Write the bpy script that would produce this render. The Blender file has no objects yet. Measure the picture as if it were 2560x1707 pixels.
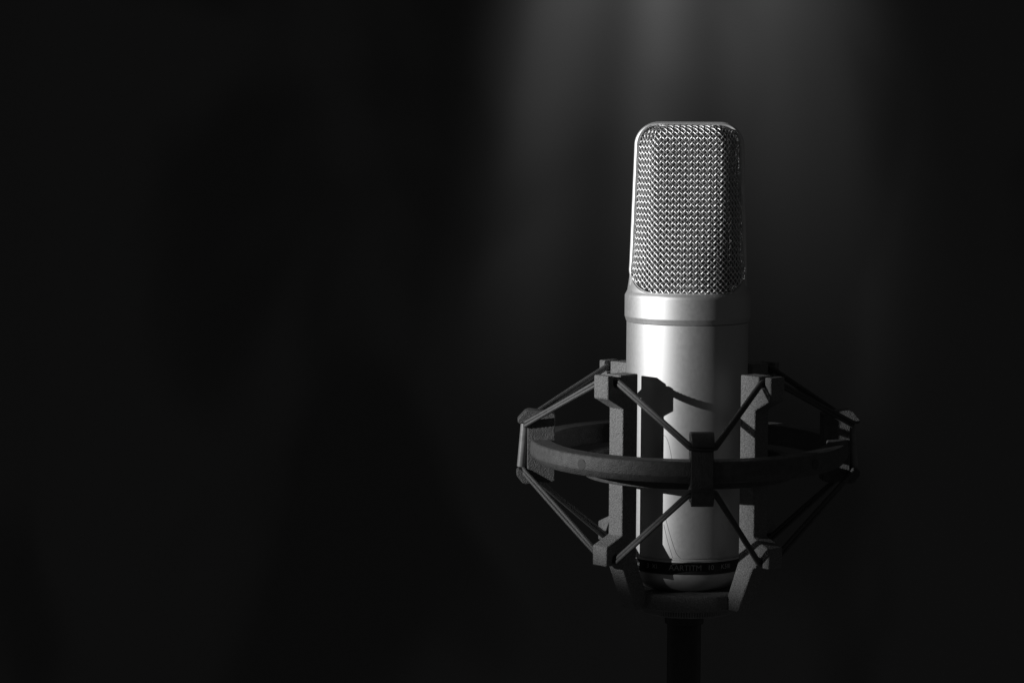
import bpy, bmesh, math, random
import numpy as np
from mathutils import Vector, Matrix

random.seed(7)
R = math.radians
MM = 0.001
sc = bpy.context.scene

# ------------------------------------------------------------------ camera
cam_d = bpy.data.cameras.new("camera")
cam = bpy.data.objects.new("camera", cam_d)
sc.collection.objects.link(cam)
cam_d.sensor_width = 36.0
cam_d.lens = 36.0 * 6900 / 2560
cam_d.clip_start = 0.05
cam_d.clip_end = 20.0
PITCH, YAW, ROLL = R(4.933), R(3.645), R(0.30)
cam.location = (0.0, -1.135, 0.250)
cam.matrix_world = (Matrix.Translation(cam.location) @ Matrix.Rotation(YAW, 4, 'Z')
                    @ Matrix.Rotation(R(90) - PITCH, 4, 'X') @ Matrix.Rotation(ROLL, 4, 'Z'))
sc.camera = cam
sc.render.resolution_x, sc.render.resolution_y = 1024, 682

# ------------------------------------------------------------------ world
w = bpy.data.worlds.new("World")
sc.world = w
w.use_nodes = True
w.node_tree.nodes["Background"].inputs[0].default_value = (1, 1, 1, 1)
w.node_tree.nodes["Background"].inputs[1].default_value = 0.0235

# ------------------------------------------------------------------ lamps
def spot(name, loc, target, watts, size_deg, blend, radius, sx=1.0, twist=0.0):
    d = bpy.data.lights.new(name, 'SPOT')
    d.energy = watts
    d.spot_size = R(size_deg)
    d.spot_blend = blend
    d.shadow_soft_size = radius
    o = bpy.data.objects.new(name, d)
    sc.collection.objects.link(o)
    loc, target = Vector(loc), Vector(target)
    q = (target - loc).to_track_quat('-Z', 'Y').to_matrix().to_4x4()
    o.matrix_world = Matrix.Translation(loc) @ q @ Matrix.Rotation(twist, 4, 'Z') @ Matrix.Diagonal((sx, 1, 1, 1))
    return o

KAZ, KEL, KD = R(62.8), R(11.0), 2.0
kt = Vector((0.0035, -0.0065, 0.152))
kp = kt + Vector((-math.sin(KAZ) * math.cos(KEL), -math.cos(KAZ) * math.cos(KEL), math.sin(KEL))) * KD
key = spot("key_lamp", kp, kt, 240.0, 9.0, 0.1, 0.008)
# the key is a shuttered profile lamp: its beam is a soft-edged upright slot (tangents of the beam angles)
def shutters(o, left, right, bottom):
    d = o.data; d.use_nodes = True
    nt = d.node_tree; em = nt.nodes["Emission"]; L = nt.links.new
    tc = nt.nodes.new("ShaderNodeTexCoord"); sp = nt.nodes.new("ShaderNodeSeparateXYZ")
    L(tc.outputs["Normal"], sp.inputs[0])
    def ratio(i):
        n = nt.nodes.new("ShaderNodeMath"); n.operation = 'DIVIDE'
        a = nt.nodes.new("ShaderNodeMath"); a.operation = 'ABSOLUTE'
        L(sp.outputs[2], a.inputs[0]); L(sp.outputs[i], n.inputs[0]); L(a.outputs[0], n.inputs[1]); return n.outputs[0]
    def edge(v, a, b, c, d_):
        r = nt.nodes.new("ShaderNodeMapRange"); r.interpolation_type = 'SMOOTHSTEP'
        for i, q in enumerate((a, b, c, d_)): r.inputs[i + 1].default_value = q
        L(v, r.inputs[0]); return r.outputs[0]
    u, v = ratio(0), ratio(1)
    fall = nt.nodes.new("ShaderNodeMapRange")
    for i, q in enumerate((-0.045, 0.015, 0.60, 1.12)): fall.inputs[i + 1].default_value = q
    L(v, fall.inputs[0])
    e = [edge(u, left[0], left[1], 0, 1), edge(u, right[0], right[1], 1, 0), edge(v, bottom[0], bottom[1], 0, 1)]
    m = nt.nodes.new("ShaderNodeMath"); m.operation = 'MULTIPLY'; L(e[0], m.inputs[0]); L(e[1], m.inputs[1])
    m2 = nt.nodes.new("ShaderNodeMath"); m2.operation = 'MULTIPLY'; L(m.outputs[0], m2.inputs[0]); L(e[2], m2.inputs[1])
    m3 = nt.nodes.new("ShaderNodeMath"); m3.operation = 'MULTIPLY'; L(m2.outputs[0], m3.inputs[0]); L(fall.outputs[0], m3.inputs[1])
    L(m3.outputs[0], em.inputs["Strength"])
shutters(key, (-0.040, -0.022), (0.003, 0.030), (-0.0505, -0.0440))
# three soft beams and one broad wash raking down the backdrop
BY = 1.5
def bx(px): return (px - 1718) / 2.62 * MM
# one lamp hung above the frame, pointing straight down past the cloth; its slotted front throws a fan of shafts
fan = spot("fan_lamp", (bx(1705), BY - 0.42, 1.150), (bx(1705), BY - 0.4199, 0.0), 37, 84, 0.15, 0.012)
fan.rotation_mode = 'XYZ'
fan.matrix_world = Matrix.Translation((bx(1705), BY - 0.42, 1.150))
def slots(o, table):
    d = o.data; d.use_nodes = True
    nt = d.node_tree; em = nt.nodes["Emission"]; L = nt.links.new
    tc = nt.nodes.new("ShaderNodeTexCoord"); sp = nt.nodes.new("ShaderNodeSeparateXYZ")
    L(tc.outputs["Normal"], sp.inputs[0])
    ab = nt.nodes.new("ShaderNodeMath"); ab.operation = 'ABSOLUTE'; L(sp.outputs[2], ab.inputs[0])
    dv = nt.nodes.new("ShaderNodeMath"); dv.operation = 'DIVIDE'; L(sp.outputs[0], dv.inputs[0]); L(ab.outputs[0], dv.inputs[1])
    ad = nt.nodes.new("ShaderNodeMath"); ad.operation = 'ADD'; ad.inputs[1].default_value = 0.5; L(dv.outputs[0], ad.inputs[0])
    cr = nt.nodes.new("ShaderNodeValToRGB"); cr.color_ramp.interpolation = 'B_SPLINE'
    L(ad.outputs[0], cr.inputs[0])
    els = cr.color_ramp.elements
    while len(els) > 1: els.remove(els[-1])
    els[0].position = table[0][0] + 0.5; els[0].color = grey(table[0][1])
    for u, v in table[1:]:
        e = els.new(u + 0.5); e.color = grey(v)
    ay = nt.nodes.new("ShaderNodeMath"); ay.operation = 'ABSOLUTE'; L(sp.outputs[1], ay.inputs[0])
    vy = nt.nodes.new("ShaderNodeMath"); vy.operation = 'DIVIDE'; L(ay.outputs[0], vy.inputs[0]); L(ab.outputs[0], vy.inputs[1])
    fd = nt.nodes.new("ShaderNodeMapRange"); L(vy.outputs[0], fd.inputs[0])
    for i, q in enumerate((0.35, 0.53, 0.03, 1.0)): fd.inputs[i + 1].default_value = q
    ml = nt.nodes.new("ShaderNodeMath"); ml.operation = 'MULTIPLY'; L(cr.outputs[0], ml.inputs[0]); L(fd.outputs[0], ml.inputs[1])
    L(ml.outputs[0], em.inputs["Strength"])
def grey(v): return (v, v, v, 1)
slots(fan, [(-0.2701, 0.0), (-0.2303, 0.01), (-0.1938, 0.16), (-0.1706, 0.42), (-0.1275, 0.74), (-0.091, 0.4), (-0.0645, 0.48), (-0.0346, 1.0), (-0.0081, 0.66), (0.0251, 0.32), (0.0549, 0.58), (0.0948, 0.86), (0.1312, 0.56), (0.1611, 0.44), (0.1943, 0.15), (0.2341, 0.03), (0.2739, 0.0)])

sc.view_settings.view_transform = 'Standard'
sc.view_settings.look = 'None'
sc.view_settings.exposure = 0.0
sc.view_settings.gamma = 1.0
sc.cycles.use_denoising = True
sc.cycles.max_bounces = 6

# ------------------------------------------------------------------ materials
def new_mat(name):
    m = bpy.data.materials.new(name)
    m.use_nodes = True
    nt = m.node_tree
    b = nt.nodes["Principled BSDF"]
    return m, nt, b

def grey(v): return (v, v, v, 1)

def mat(name, col, rough, metal=0.0, noise=None, bump=None, var=0.0, rough_var=0.0, spec=0.5):
    """noise: texture scale in 1/m for value variation, bump: (scale, strength, distance)"""
    m, nt, b = new_mat(name)
    b.inputs["Base Color"].default_value = grey(col)
    b.inputs["Roughness"].default_value = rough
    b.inputs["Metallic"].default_value = metal
    b.inputs["Specular IOR Level"].default_value = spec
    tc = nt.nodes.new("ShaderNodeTexCoord")
    if var > 0 or rough_var > 0:
        n = nt.nodes.new("ShaderNodeTexNoise"); n.inputs["Scale"].default_value = noise or 200
        n.inputs["Detail"].default_value = 6
        nt.links.new(tc.outputs["Object"], n.inputs["Vector"])
        if var > 0:
            r = nt.nodes.new("ShaderNodeMapRange")
            r.inputs[1].default_value = 0.3; r.inputs[2].default_value = 0.7
            r.inputs[3].default_value = col * (1 - var); r.inputs[4].default_value = col * (1 + var)
            nt.links.new(n.outputs[0], r.inputs[0]); nt.links.new(r.outputs[0], b.inputs["Base Color"])
        if rough_var > 0:
            r = nt.nodes.new("ShaderNodeMapRange")
            r.inputs[1].default_value = 0.3; r.inputs[2].default_value = 0.7
            r.inputs[3].default_value = rough - rough_var; r.inputs[4].default_value = rough + rough_var
            nt.links.new(n.outputs[0], r.inputs[0]); nt.links.new(r.outputs[0], b.inputs["Roughness"])
    if bump:
        n = nt.nodes.new("ShaderNodeTexNoise"); n.inputs["Scale"].default_value = bump[0]
        n.inputs["Detail"].default_value = 3
        nt.links.new(tc.outputs["Object"], n.inputs["Vector"])
        bp = nt.nodes.new("ShaderNodeBump")
        bp.inputs["Strength"].default_value = bump[1]; bp.inputs["Distance"].default_value = bump[2]
        nt.links.new(n.outputs[0], bp.inputs["Height"]); nt.links.new(bp.outputs[0], b.inputs["Normal"])
    return m

M_BODY = mat("satin_nickel", 0.52, 0.60, 1.0, noise=700, var=0.02, rough_var=0.02, bump=(4000, 0.25, 0.00006))
M_FRAME = mat("satin_nickel_frame", 0.68, 0.60, 1.0, noise=150, var=0.05, bump=(9000, 0.2, 0.00004))
M_WIRE = mat("bright_wire", 0.74, 0.47, 1.0, noise=400, var=0.10, rough_var=0.06)
M_FINE = mat("fine_mesh_wire", 0.24, 0.62, 1.0, noise=120, var=0.25)
M_PLAST = mat("textured_black_plastic", 0.175, 0.55, 0.0, noise=1500, var=0.30, bump=(1900, 1.0, 0.0009), spec=0.35)
M_RING = mat("scuffed_black_plastic", 0.075, 0.50, 0.0, noise=420, var=0.22, bump=(1900, 0.8, 0.0005), spec=0.35)
M_CORD = mat("braided_elastic", 0.065, 0.6, 0.0, noise=900, var=0.25, spec=0.4)
M_SLEEVE = mat("grey_sleeve", 0.16, 0.38, 0.0, noise=300, var=0.15, bump=(900, 0.2, 0.0002))
M_BAND = mat("black_band", 0.012, 0.35, 0.0, noise=300, var=0.2, spec=0.3)
M_PAINT = mat("white_print", 0.36, 0.5)
M_BLACKM = mat("black_metal", 0.030, 0.42, 0.0, noise=200, var=0.2, bump=(3000, 0.3, 0.0001), spec=0.4)
M_NUT = mat("lightened_nut_metal", 0.22, 0.45, 0.6, noise=200, var=0.2)  # base grey raised to stand in for light catching the knurl
M_SCR = mat("scratch", 0.05, 0.6)
M_CAPS = mat("capsule_dark", 0.05, 0.5)

# ------------------------------------------------------------------ helpers
def link(o, parent=None):
    sc.collection.objects.link(o)
    if parent is not None:
        o.parent = parent
    return o

def mesh_obj(name, verts, faces, m, parent=None, smooth=True, bevel=None, angle=35):
    me = bpy.data.meshes.new(name)
    me.from_pydata([(a * MM, b * MM, c * MM) for a, b, c in verts], [], faces)
    me.validate(); me.update()
    bm = bmesh.new(); bm.from_mesh(me)
    bmesh.ops.recalc_face_normals(bm, faces=bm.faces[:]); bm.to_mesh(me); bm.free()
    me.materials.append(m)
    if smooth:
        me.shade_smooth()
        try: me.set_sharp_from_angle(angle=R(angle))
        except Exception: pass
    o = bpy.data.objects.new(name, me)
    if bevel:
        b = o.modifiers.new("bevel", 'BEVEL'); b.width = bevel * MM; b.segments = 3
        b.limit_method = 'ANGLE'; b.angle_limit = R(30)
    return link(o, parent)

def thing(name, label, cat, loc=(0, 0, 0)):
    o = bpy.data.objects.new(name, None)
    o.location = loc; o["label"] = label; o["category"] = cat
    o.empty_display_size = 0.02
    return link(o)

def lathe(profile, n=160, closed=False):
    V, F = [], []
    for (r, z) in profile:
        for k in range(n):
            a = 2 * math.pi * k / n
            V.append((r * math.cos(a), r * math.sin(a), z))
    m = len(profile)
    for i in range(m if closed else m - 1):
        j = (i + 1) % m
        for k in range(n):
            l = (k + 1) % n
            F.append((i * n + k, i * n + l, j * n + l, j * n + k))
    return V, F

def off(V, d): return [(x + d[0], y + d[1], z + d[2]) for x, y, z in V]

def extrude_profile(prof, half, phi, center=(0, 0)):
    """prof in (r, z), pushed +-half along the tangent; phi = azimuth from the camera side."""
    o = (math.sin(phi), -math.cos(phi)); t = (math.cos(phi), math.sin(phi))
    V = []
    for s in (-half, half):
        for (r, z) in prof:
            V.append((center[0] + o[0] * r + t[0] * s, center[1] + o[1] * r + t[1] * s, z))
    n = len(prof)
    F = [tuple(range(n)), tuple(range(2 * n - 1, n - 1, -1))]
    for i in range(n):
        j = (i + 1) % n
        F.append((i, j, n + j, n + i))
    return V, F

def tube(pts, rad, sides=10, cap=True, ribs=None):
    """sweep; ribs=(pitch, depth, helix count) gives a braided surface."""
    pts = [Vector(p) for p in pts]
    V, F = [], []
    up = Vector((0.13, 0.21, 1)).normalized()
    dist = 0.0
    for i, p in enumerate(pts):
        t = (pts[min(i + 1, len(pts) - 1)] - pts[max(i - 1, 0)]).normalized()
        u = up.cross(t)
        if u.length < 1e-4: u = Vector((1, 0, 0)).cross(t)
        u.normalize(); v = t.cross(u)
        if i: dist += (p - pts[i - 1]).length
        for k in range(sides):
            a = 2 * math.pi * k / sides
            r = rad
            if ribs:
                h = 2 * math.pi * dist / ribs[0]
                r = rad * (1 + ribs[1] * (0.7 * math.sin(h + a) + 0.5 * math.sin(h - 2 * a)))
            q = p + u * (math.cos(a) * r) + v * (math.sin(a) * r)
            V.append(tuple(q))
    for i in range(len(pts) - 1):
        for k in range(sides):
            l = (k + 1) % sides
            F.append((i * sides + k, i * sides + l, (i + 1) * sides + l, (i + 1) * sides + k))
    if cap:
        F.append(tuple(range(sides - 1, -1, -1)))
        b = (len(pts) - 1) * sides
        F.append(tuple(range(b, b + sides)))
    return V, F

def join(parts):
    V, F = [], []
    for v, f in parts:
        b = len(V); V += list(v); F += [tuple(i + b for i in q) for q in f]
    return V, F

def line_pts(a, b, n):
    a, b = Vector(a), Vector(b)
    return [a.lerp(b, i / n) for i in range(n + 1)]

def smoothstep(a, b, x):
    t = min(1, max(0, (x - a) / (b - a))); return t * t * (3 - 2 * t)

# ------------------------------------------------------------------ backdrop
def backdrop():
    V, F = [], []
    nx, nz = 260, 60
    x0, x1, z0, z1 = -1700, 1500, -1300, 1300
    rnd = random.Random(4)
    waves = [(rnd.uniform(90, 420), rnd.uniform(0, 6.28), rnd.uniform(1.5, 5)) for _ in range(9)]
    for j in range(nz + 1):
        z = z0 + (z1 - z0) * j / nz
        for i in range(nx + 1):
            x = x0 + (x1 - x0) * i / nx
            y = sum(a * math.sin(2 * math.pi * (x + 0.05 * z * math.sin(p)) / l + p + z * 0.0011) for l, p, a in waves)
            V.append((x, y + BY * 1000, z))
    for j in range(nz):
        for i in range(nx):
            a = j * (nx + 1) + i
            F.append((a, a + 1, a + nx + 2, a + nx + 1))
    m, nt, b = new_mat("dark_cloth")
    tc = nt.nodes.new("ShaderNodeTexCoord")
    mp = nt.nodes.new("ShaderNodeMapping"); mp.inputs["Scale"].default_value = (1.25, 1.0, 0.75)
    mp.inputs["Location"].default_value = (0.35, 0.2, 0.1)
    n = nt.nodes.new("ShaderNodeTexNoise"); n.inputs["Scale"].default_value = 3.4
    n.inputs["Detail"].default_value = 2.0; n.inputs["Roughness"].default_value = 0.45
    n.inputs["Distortion"].default_value = 0.5
    r = nt.nodes.new("ShaderNodeMapRange"); r.interpolation_type = 'SMOOTHSTEP'
    r.inputs[1].default_value = 0.36; r.inputs[2].default_value = 0.52
    r.inputs[3].default_value = 0.122; r.inputs[4].default_value = 0.17
    n2 = nt.nodes.new("ShaderNodeTexNoise"); n2.inputs["Scale"].default_value = 900
    bp = nt.nodes.new("ShaderNodeBump"); bp.inputs["Strength"].default_value = 0.15; bp.inputs["Distance"].default_value = 0.0005
    L = nt.links.new
    L(tc.outputs["Object"], mp.inputs[0]); L(mp.outputs[0], n.inputs["Vector"])
    L(n.outputs[0], r.inputs[0]); L(r.outputs[0], b.inputs["Base Color"])
    L(tc.outputs["Object"], n2.inputs["Vector"]); L(n2.outputs[0], bp.inputs["Height"]); L(bp.outputs[0], b.inputs["Normal"])
    b.inputs["Roughness"].default_value = 0.95
    b.inputs["Specular IOR Level"].default_value = 0.05
    o = mesh_obj("backdrop", V, F, m)
    o["kind"] = "structure"; o["label"] = "dark mottled cloth backdrop with soft beams of light falling down it"
    o["category"] = "backdrop"
backdrop()

# ------------------------------------------------------------------ microphone
mic = thing("microphone", "silver side-address studio microphone with woven wire grille, standing upright in the black cradle", "microphone", (0, 0, 0.050))
MZ = 50.0
def mic_obj(name, V, F, m, parent=None, **k):
    return mesh_obj(name, off(V, (0, 0, -MZ)) if parent is None else off(V, (0, 0, -MZ)), F, m, parent or mic, **k)

# body tube with engraved groove near the foot
V, F = lathe([(24.6, 161.2), (25.0, 160.9), (25.0, 130), (25.0, 100), (25.0, 66.4), (24.55, 66.2), (24.55, 65.7),
              (25.0, 65.5), (25.0, 64.7), (24.7, 64.5), (24.2, 64.5)], 200)
mic_obj("body", V, F, M_BODY, angle=25)
V, F = lathe([(24.0, 64.9), (24.85, 64.75), (24.9, 64.5), (24.9, 59.9), (24.6, 59.7), (24.0, 59.6)], 200)
band = mic_obj("printed_band", V, F, M_BAND)
V, F = lathe([(24.3, 59.9), (24.6, 59.5), (24.3, 57.6), (23.2, 55.4), (21.2, 53.4), (18.0, 51.8), (13.5, 50.8), (9, 50.6), (0.01, 50.6)], 160)
mic_obj("bottom_cap", V, F, M_BODY)
# collar with cheeks that climb to the grille frame
RIMC_X, RIMC_Z, RIMC_R = 14.6, 182.6, 9.0
def cheek_top(x):
    ax = abs(x)
    if ax <= RIMC_X: return 173.6
    return RIMC_Z - math.sqrt(max(0.0, RIMC_R ** 2 - min(RIMC_R, ax - RIMC_X) ** 2))
def collar():
    n = 240
    prof = [(24.7, 161.3), (25.2, 161.25), (25.75, 163.0), (25.85, 163.25), (25.85, 163.5), (25.85, 167.0), (25.85, 171.4), (25.85, 171.65), (25.75, 172.0)]
    V, F = [], []
    rows = len(prof) + 6 + 2
    for i in range(rows):
        for k in range(n):
            a = 2 * math.pi * k / n
            cx, cy = math.cos(a), math.sin(a)
            zt = cheek_top(cx * 24.0)
            if i < len(prof): r, z = prof[i]
            elif i < len(prof) + 6:
                f = (i - len(prof) + 1) / 6
                z = 172.0 + (zt - 172.0) * f
                r = 25.75 - 1.0 * smoothstep(172, 182, z) - 0.9 * smoothstep(172, 174, z)
            else:
                z = zt - (0.3 if i == rows - 2 else 3.0) + (0.3 if i == rows - 2 else 0); r = 22.6
            V.append((r * cx, r * cy, z))
    for i in range(rows - 1):
        for k in range(n):
            l = (k + 1) % n
            F.append((i * n + k, i * n + l, (i + 1) * n + l, (i + 1) * n + k))
    return V, F
V, F = collar()
mic_obj("collar", V, F, M_BODY, angle=22)

# grille frame -------------------------------------------------------
ZTOP, YF = 242.6, 7.6
def hw_out(z):      # outer half width of the frame
    return 24.15 - (z - 179.0) * (24.15 - 22.35) / (232 - 179.0)
def rim_loop(inset, depth_shift=0.0, n_c=14, full=True):
    """closed loop in the x-z plane (x, z), inset from the outer outline"""
    pts = []
    rt = 9.6 - inset
    zt = ZTOP - inset
    xt = hw_out(232) - inset
    # right bottom corner up
    rb = RIMC_R - inset + 0.5
    for k in range(n_c + 1):           # bottom right corner, from bottom to side
        a = -math.pi / 2 + (math.pi / 2) * k / n_c
        pts.append((RIMC_X + 0.0 + rb * math.cos(a), RIMC_Z + rb * math.sin(a)))
    for k in range(1, 14):
        z = RIMC_Z + (zt - rt - RIMC_Z) * k / 14
        pts.append((hw_out(z) - inset, z))
    for k in range(n_c + 1):
        a = (math.pi / 2) * k / n_c
        pts.append((xt - rt + rt * math.cos(a), zt - rt + rt * math.sin(a)))
    half = pts[:]
    for (x, z) in reversed(half):
        pts.append((-x, z))
    nb = 16
    xs, zs = pts[-1]
    for k in range(1, nb):
        pts.append((xs + (-2 * xs) * k / nb, zs))
    return pts
def rim_y(x, z):
    c = math.sqrt(max(0.0, 23.7 ** 2 - x * x))
    f = 1 - smoothstep(178, 190, z)
    return -(YF + max(0.0, c - YF) * f) if f > 0 else -YF
def rim_mesh(sign):
    # section: list of (inset, dy) going round; dy<0 = towards the viewer
    sec = [(2.25, 0.5), (2.15, 0.12), (1.9, 0.0), (1.25, -0.12), (1.05, -0.18), (0.7, -0.05), (0.25, 0.45), (0.0, 1.2), (0.0, 2.2), (2.25, 2.2)]
    def taper(i):
        o_ = rim_loop(0.0); p_ = rim_loop(i)
        out = []
        for (x0, z0), (x1, z1) in zip(o_, p_):
            k = 0.38 + 0.62 * smoothstep(175, 190, z0) - 0.38 * smoothstep(236, 242, z0)
            out.append((x0 + (x1 - x0) * k, z0 + (z1 - z0) * k))
        return out
    loops = [taper(i) for i, _ in sec]
    n = len(loops[0]); V, F = [], []
    for s, (ins, dy) in enumerate(sec):
        for (x, z) in loops[s]:
            V.append((x, sign * -(rim_y(x, z) + dy) * -1, z) if sign > 0 else (x, -(rim_y(x, z) + dy), z))
    for s in range(len(sec)):
        t = (s + 1) % len(sec)
        for k in range(n):
            l = (k + 1) % n
            F.append((s * n + k, s * n + l, t * n + l, t * n + k))
    return V, F
V, F = rim_mesh(+1)
mic_obj("grille_rim", V, F, M_FRAME, angle=50)
V, F = rim_mesh(-1)
mic_obj("grille_rim", V, F, M_FRAME, angle=50)
# arch band between the two rims
def arch():
    V, F = [], []
    secs = [(0.3, -YF + 1.0), (0.3, YF - 1.0), (1.3, YF - 1.0), (1.3, -YF + 1.0)]
    loops = []
    for ins, y in secs:
        lp = rim_loop(ins)
        h = (len(lp) - 15) // 2
        lp = lp[:2 * h]
        lp = [p for p in lp if p[1] > 181.0]
        lp = [(hw_out(176) - ins, 176.0)] + lp + [(-(hw_out(176) - ins), 176.0)]
        loops.append([(x, y, z) for x, z in lp])
    n = min(len(l) for l in loops)
    loops = [l[:n] for l in loops]
    for l in loops: V += l
    for s in range(4):
        t = (s + 1) % 4
        for k in range(n - 1):
            F.append((s * n + k, s * n + k + 1, t * n + k + 1, t * n + k))
    return V, F
V, F = arch()
mic_obj("grille_frame", V, F, M_FRAME, angle=50)

# woven grille -------------------------------------------------------
Z0, ZD = 173.9, 234.9           # bottom, start of the dome at the top
RT = 6.2
WMAX = (ZD - Z0) + RT * math.pi / 2
def row_geom(wv, inset=0.0):
    if wv <= ZD - Z0:
        z = Z0 + wv; dd = 0.0
    else:
        a = (wv - (ZD - Z0)) / RT
        z = ZD + (RT - inset) * math.sin(a); dd = (RT - inset) * (1 - math.cos(a))
    f = (z - Z0) / (241 - Z0)
    d = 23.4 + (16.2 - 23.4) * smoothstep(-0.1, 0.95, f) - dd - inset
    hw = hw_out(z) - 1.2 - 1.0 * smoothstep(176, 190, z) - inset * 0.6
    rc = 7.6
    if z > 240.6 - rc:
        q = min(rc, z - (240.6 - rc))
        hw -= rc - math.sqrt(max(0, rc * rc - q * q))
    n = smoothstep(0.0, 0.75, f)      # 0 = round section at the collar, 1 = flat front with chamfered sides
    return z, hw, d, n
NS = 241
def trap(t):
    g = (1 - np.abs(t)) / 0.29
    return g / (1 + g ** 6) ** (1 / 6)
class Surf:
    def __init__(self, inset):
        self.W = np.linspace(0, WMAX, 150)
        t = np.linspace(-1, 1, NS)
        self.tab = []
        for wv in self.W:
            z, hw, d, n = row_geom(wv, inset)
            tt = np.sign(t) * (1 - (1 - np.abs(t)) ** 1.8)
            x = hw * tt
            y = -(YF - 0.6) - max(0.3, d - YF + 0.6) * ((1 - n) * np.sqrt(np.maximum(0, 1 - tt * tt)) + n * trap(tt))
            s = np.concatenate([[0], np.cumsum(np.hypot(np.diff(x), np.diff(y)))])
            s -= s[NS // 2]
            self.tab.append((s, x, y, z))
    def raw(self, s, wv):
        f = wv / WMAX * (len(self.W) - 1); i = min(int(f), len(self.W) - 2); f -= i
        out = []
        for j in (i, i + 1):
            S, X, Y, Zz = self.tab[j]
            out.append((np.interp(s, S, X), np.interp(s, S, Y), Zz))
        a, b = out
        return Vector((a[0] * (1 - f) + b[0] * f, a[1] * (1 - f) + b[1] * f, a[2] * (1 - f) + b[2] * f))
    def smax(self, wv):
        f = wv / WMAX * (len(self.W) - 1); i = min(int(f), len(self.W) - 2)
        return self.tab[i][0][-1]
    def inside(self, s, wv, p):
        if wv < 0 or wv > WMAX or abs(s) > self.smax(wv) - 0.05: return False
        if p.z < RIMC_Z and abs(p.x) > RIMC_X:
            if math.hypot(abs(p.x) - RIMC_X, p.z - RIMC_Z) > RIMC_R - 0.9: return False
        return True
    def frame(self, s, wv):
        p = self.raw(s, wv)
        e = 0.25
        ps = self.raw(s + e, wv) - self.raw(s - e, wv)
        pw = self.raw(s, min(WMAX, wv + e)) - self.raw(s, max(0, wv - e))
        n = ps.cross(pw)
        if n.length < 1e-6: n = Vector((0, -1, 0))
        return p, n.normalized()

def wires(surf, pts_list, r, sides):
    parts = []
    V, F = [], []
    for pts in pts_list:
        if len(pts) < 3: continue
        b = len(V)
        for i, (p, nrm) in enumerate(pts):
            t = (pts[min(i + 1, len(pts) - 1)][0] - pts[max(i - 1, 0)][0]).normalized()
            u = nrm.cross(t).normalized(); v = t.cross(u)
            for k in range(sides):
                a = 2 * math.pi * k / sides
                V.append(tuple(p + u * (math.cos(a) * r) + v * (math.sin(a) * r)))
        for i in range(len(pts) - 1):
            for k in range(sides):
                l = (k + 1) % sides
                F.append((b + i * sides + k, b + i * sides + l, b + (i + 1) * sides + l, b + (i + 1) * sides + k))
    return V, F

def weave():
    surf = Surf(0.0)
    P, r, amp = 1.745, 0.215, 0.27
    out = []
    q2 = math.sqrt(2)
    step = P / 4
    for fam in (0, 1):
        for i in range(-60, 90):
            run = []
            # coords u=(s+w)/sqrt2 , v=(w-s)/sqrt2 ; fam 0 keeps u const = i*P, runs in v
            nseg = int(100 / step)
            for k in range(-nseg, nseg * 2):
                c = k * step
                if fam == 0: u, v = i * P, c
                else: u, v = c, i * P
                s = (u - v) / q2; wv = (u + v) / q2
                if wv < 0 or wv > WMAX or abs(s) > 40:
                    if run: out.append(run); run = []
                    continue
                if abs(s) > surf.smax(wv):
                    if run: out.append(run); run = []
                    continue
                p, n = surf.frame(s, wv)
                if not surf.inside(s, wv, p):
                    if run: out.append(run); run = []
                    continue
                ph = math.pi * c / P + (math.pi if (i % 2) else 0)
                h = (0.12 if fam == 0 else 0.0) + (0.15 if fam == 0 else -0.42) * math.cos(ph)
                run.append((p + n * h, n))
            if run: out.append(run)
    return wires(surf, out, r, 6)
V, F = weave()
g1 = mic_obj("woven_grille", V, F, M_WIRE, angle=180)
def fine():
    surf = Surf(1.3)
    P, r = 0.57, 0.13
    out = []
    i = 0
    for i in range(-63, 64):
        run = []
        for k in range(0, int(WMAX / 1.0)):
            wv = k * 1.0; s = i * P
            ok = abs(s) < surf.smax(wv)
            if ok:
                p, n = surf.frame(s, wv); ok = surf.inside(s, wv, p)
            if ok: run.append((p + n * 0.1, n))
            else:
                if run: out.append(run)
                run = []
        if run: out.append(run)
    for j in range(1, int(WMAX / P)):
        wv = j * P; run = []
        for k in range(-40, 41):
            s = k * 0.9
            ok = abs(s) < surf.smax(wv)
            if ok:
                p, n = surf.frame(s, wv); ok = surf.inside(s, wv, p)
            if ok: run.append((p - n * 0.1, n))
            else:
                if run: out.append(run)
                run = []
        if run: out.append(run)
    return wires(surf, out, r, 4)
V, F = fine()
g2 = mic_obj("inner_mesh", V, F, M_FINE, angle=180)
for g in (g1, g2):
    c = g.copy(); sc.collection.objects.link(c); c.parent = mic; c.scale = (1, -1, 1)
# capsule assembly inside
V, F = lathe([(0.01, -4), (13, -4), (14.5, -3), (14.5, 3), (13, 4), (0.01, 4)], 48)
V = [(x, z, y + 212) for x, y, z in V]
v2, f2 = lathe([(4, 176), (4, 199)], 24)
V, F = join([(V, F), (v2, f2)])
mic_obj("capsule", V, F, M_CAPS)
V, F = lathe([(22.3, 172.5), (0.01, 172.5)], 60)
mic_obj("deck", V, F, M_CAPS)

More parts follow.
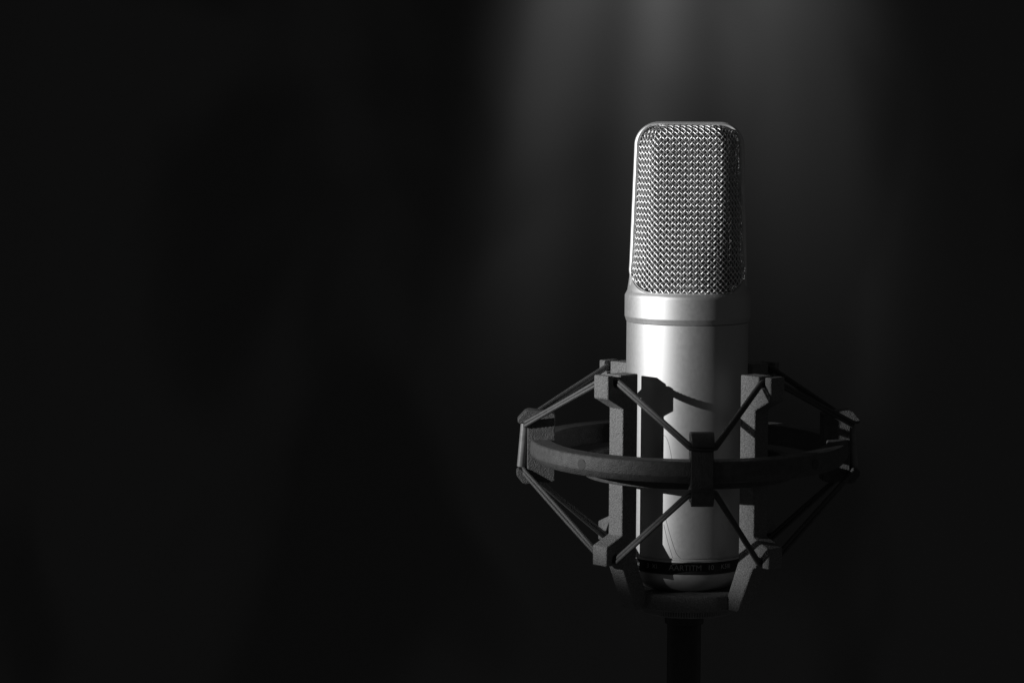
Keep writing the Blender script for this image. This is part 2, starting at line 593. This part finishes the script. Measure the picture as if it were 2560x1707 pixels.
# printed lettering bent round the band
def lettering(parent):
    pieces = [("18", -49.4, 1.3), ("3", -37, 2.0), ("XI", -29.5, 2.0), ("AARTITM", 0.5, 2.5), ("10", 25, 2.2), ("K5III", 42, 2.1)]
    V, F = [], []
    for txt, az, size in pieces:
        cu = bpy.data.curves.new("t", 'FONT'); cu.body = txt; cu.align_x = 'CENTER'; cu.align_y = 'CENTER'
        cu.size = size * 1.3
        o = bpy.data.objects.new("t", cu); sc.collection.objects.link(o)
        dg = bpy.context.evaluated_depsgraph_get()
        me = bpy.data.meshes.new_from_object(o.evaluated_get(dg))
        b = len(V)
        for v in me.vertices:
            a = R(az) + v.co.x / 24.9
            V.append((24.97 * math.sin(a), -24.97 * math.cos(a), 62.5 + v.co.y))
        F += [tuple(b + i for i in p.vertices) for p in me.polygons]
        bpy.data.objects.remove(o); bpy.data.meshes.remove(me); bpy.data.curves.remove(cu)
    o = mesh_obj("lettering", off(V, (0, 0, -MZ)), F, M_PAINT, parent, smooth=False)
lettering(band)

# fine scratches on the body
def scratch(pts, wdt=0.07):
    """pts: (azimuth deg, z)"""
    out = []
    for a, z in pts:
        out.append((25.01 * math.sin(R(a)), -25.01 * math.cos(R(a)), z))
    V, F = tube(out, wdt, 5)
    return V, F
def curve_pts(ps, n=24):
    out = []
    for i in range(n + 1):
        t = i / n * (len(ps) - 1); k = min(int(t), len(ps) - 2); f = t - k
        p0 = ps[max(k - 1, 0)]; p1 = ps[k]; p2 = ps[k + 1]; p3 = ps[min(k + 2, len(ps) - 1)]
        out.append(tuple(0.5 * ((2 * p1[j]) + (-p0[j] + p2[j]) * f + (2 * p0[j] - 5 * p1[j] + 4 * p2[j] - p3[j]) * f * f
                                + (-p0[j] + 3 * p1[j] - 3 * p2[j] + p3[j]) * f ** 3) for j in range(2)))
    return out
S = [scratch(curve_pts([(-23.5, 110), (-22.5, 115.5), (-20.5, 116.3), (-17.5, 114.5), (-14.8, 110.5), (-12, 104)])),
     scratch(curve_pts([(-19.5, 84), (-14.5, 76.5), (-8.5, 69), (-4, 66.6)])),
     scratch(curve_pts([(-20.3, 80), (-16.5, 73.5), (-11.5, 66.7)]))]
for V, F in S:
    mic_obj("scratch", V, F, M_SCR)

# ------------------------------------------------------------------ shock mount
mount = thing("shock_mount", "black plastic spider shock mount with elastic cords strung between its outer ring and inner cradle", "shock mount", (0.001, 0.0004, 0.0395))
CZ = 39.5
def mo(name, V, F, m, parent=None, **k):
    return mesh_obj(name, off(V, (0, 0, -CZ)), F, m, parent or mount, **k)

# outer ring, slightly stepped section
V, F = lathe([(63.6, 103.0), (65.6, 105.6), (65.8, 107.5), (65.4, 110.9), (64.8, 111.4), (57.2, 111.4), (56.7, 110.9), (56.7, 103.3), (57.2, 102.7), (63.0, 102.7)], 220, closed=True)
V = [(x, y, z + 1.0 + 0.02 * y) for x, y, z in V]
ring = mo("outer_ring", V, F, M_RING, angle=40, bevel=0.25)
# little moulding plugs on the ring
for az in (-40, 50, 140, -130):
    V, F = [], []
    a = R(az); c = Vector((math.sin(a) * 65.7, -math.cos(a) * 65.7, 108.6 - 0.02 * math.cos(a) * 65)); t = Vector((math.cos(a), math.sin(a), 0)); o_ = Vector((math.sin(a), -math.cos(a), 0))
    n = 20
    for dr in (-1.0, 0.10):
        for k in range(n):
            q = 2 * math.pi * k / n
            V.append(tuple(c + o_ * dr + t * (2.1 * math.cos(q)) + Vector((0, 0, 2.1 * math.sin(q)))))
    for k in range(n):
        l = (k + 1) % n; F.append((k, l, n + l, n + k))
    F.append(tuple(range(n, 2 * n)))
    p_ = mo("moulding_plug", V, F, M_BLACKM, angle=30); p_.parent = ring


# cradle ring
V, F = lathe([(43.0, 97.6), (43.0, 105.0), (42.5, 105.5), (38.9, 105.5), (38.6, 105.0), (38.6, 97.6), (39.0, 97.1), (42.6, 97.1)], 160, closed=True)
mo("cradle_ring", V, F, M_RING, angle=40)

pill = [(33.2, 141.6), (43.2, 141.6), (43.2, 137.7), (44.0, 136.7), (45.8, 136.7), (46.6, 137.7), (46.6, 141.6), (50.0, 141.6),
        (50.0, 132.3), (41.4, 127.8), (41.4, 76.4), (50.0, 72.6), (50.0, 64.6), (46.4, 64.6), (46.4, 67.8), (45.6, 68.8), (44.0, 68.8),
        (43.2, 67.8), (43.2, 64.4), (41.2, 63.6), (33.2, 45.0), (25.0, 45.0), (33.2, 66.0)]
PILL = [-45, 45, 135, -135]
for az in PILL:
    V, F = extrude_profile(pill, 4.1, R(az))
    mo("cradle_pillar", V, F, M_PLAST, smooth=True, bevel=0.55)
# base
V, F = lathe([(28.0, 46.3), (28.0, 50.8), (27.4, 51.4), (16.5, 51.4), (16.0, 50.8), (16.0, 49.0), (8.0, 49.0), (8.0, 44.6), (27.3, 44.6), (28.0, 45.2)], 120, closed=True)
mo("base_plate", V, F, M_PLAST, angle=40)
def knurl():
    n = 112 * 4; V, F = [], []
    prof = [(8.0, 44.7), (19.0, 44.7), (19.6, 44.2), (19.6, 41.2), (19.0, 40.6), (8.0, 40.4)]
    for i, (r, z) in enumerate(prof):
        for k in range(n):
            a = 2 * math.pi * k / n
            rr = r - (0.35 if (i in (2, 3) and (k % 4) in (0,)) else 0) + (0.12 if (i in (2, 3) and (k % 4) == 2) else 0)
            V.append((rr * math.cos(a), rr * math.sin(a), z))
    for i in range(len(prof) - 1):
        for k in range(n):
            l = (k + 1) % n
            F.append((i * n + k, i * n + l, (i + 1) * n + l, (i + 1) * n + k))
    return V, F
V, F = knurl()
mo("knurled_nut", V, F, M_NUT, angle=20)

# outer clips
OUT0 = 4.7
clip = [(55.4, 95.2), (55.4, 123.2), (57.0, 124.0), (66.2, 125.0), (67.6, 124.4), (70.6, 121.2), (70.7, 120.0), (69.9, 119.2), (68.6, 119.5),
        (67.4, 120.9), (66.6, 120.6), (66.7, 119.4), (66.7, 99.4), (66.8, 98.3), (67.4, 98.0), (68.8, 99.6), (70.2, 99.9), (71.1, 99.0),
        (71.0, 97.2), (68.6, 94.2), (67.0, 93.7), (63.0, 94.8), (58.0, 94.3)]
CL = [OUT0, OUT0 + 92.5, OUT0 + 180, OUT0 + 270]
for az in CL:
    dz = 2.0 if az == OUT0 else 0.5
    V, F = extrude_profile([(r, z - (dz if z > 110 else 0)) for r, z in clip], 4.4, R(az))
    c = mo("cord_clip", V, F, M_RING, bevel=0.45)
    a = R(az)
    o_ = Vector((math.sin(a), -math.cos(a), 0))
    if az != OUT0 and True:
        pts = line_pts(o_ * 67.7 + Vector((0, 0, 118.4)), o_ * 69.2 + Vector((0, 0, 100.6)), 10)
        V, F = tube(pts, 1.7, 18)
        s = mesh_obj("sleeve", off(V, (0, 0, -CZ)), F, M_SLEEVE, mount)
        s.parent = c

# elastic cords: a V over each outer clip, above and below
def radial(az, r, z, tng=0.0):
    a = R(az)
    return Vector((math.sin(a) * r + math.cos(a) * tng, -math.cos(a) * r + math.sin(a) * tng, z))
def cord(az_clip, top):
    za, zb = (119.0 - (1.7 if az_clip == OUT0 else 0.3), 138.9) if top else (99.0, 66.8)
    rclip = 67.7 if top else 67.9
    base = 90 * CL.index(az_clip); L, Rr = base - 45, base + 45
    key = [radial(L, 45, zb, -4.2), radial(L, 45, zb, 4.6), radial(az_clip, rclip, za, -5.0), radial(az_clip, rclip, za, 5.0), radial(Rr, 45, zb, -4.6), radial(Rr, 45, zb, 4.2)]
    parts = []
    rad = 0.80
    for s in (-1, 1):
        pts = []
        for i in range(len(key) - 1):
            n = max(8, int((key[i + 1] - key[i]).length / 0.17))
            seg = line_pts(key[i], key[i + 1], n)
            if i: seg = seg[1:]
            if i in (1, 3):       # twist of the two strands on the free span
                pass
            pts += seg
        sm = pts[:]
        for _ in range(8):
            sm = [sm[0]] + [(sm[k - 1] + sm[k] * 2 + sm[k + 1]) / 4 for k in range(1, len(sm) - 1)] + [sm[-1]]
        res = []
        tot = len(sm)
        for k, p in enumerate(sm):
            tw = 0.35 * math.sin(k / tot * 9 + az_clip)
            res.append(p + Vector((0, 0, s * rad * 0.92 * math.cos(tw))) + radial(az_clip, 1, 0) * (s * rad * math.sin(tw)))
        parts.append(tube(res, rad, 10, ribs=(0.85, 0.10)))
    V, F = join(parts)
    mo("elastic_cord", V, F, M_CORD, angle=180)
for az in CL:
    cord(az, True)
    cord(az, False)

# ------------------------------------------------------------------ stand
stand = thing("microphone_stand", "black round stand pole rising under the knurled nut of the shock mount", "stand", (0.0, 0, -0.45))
V, F = lathe([(0.01, 41.0), (6.6, 41.0), (7.0, 40.4), (7.0, 0), (7.0, -300), (7.0, -450), (0.01, -450)], 64)
mesh_obj("pole", off(V, (0, 0, 450)), F, M_BLACKM, stand)
V, F = lathe([(7.05, 36), (8.0, 35.5), (8.2, 40.35), (7.05, 40.35)], 64)
mesh_obj("thread_collar", off(V, (0, 0, 450)), F, M_BLACKM, stand)
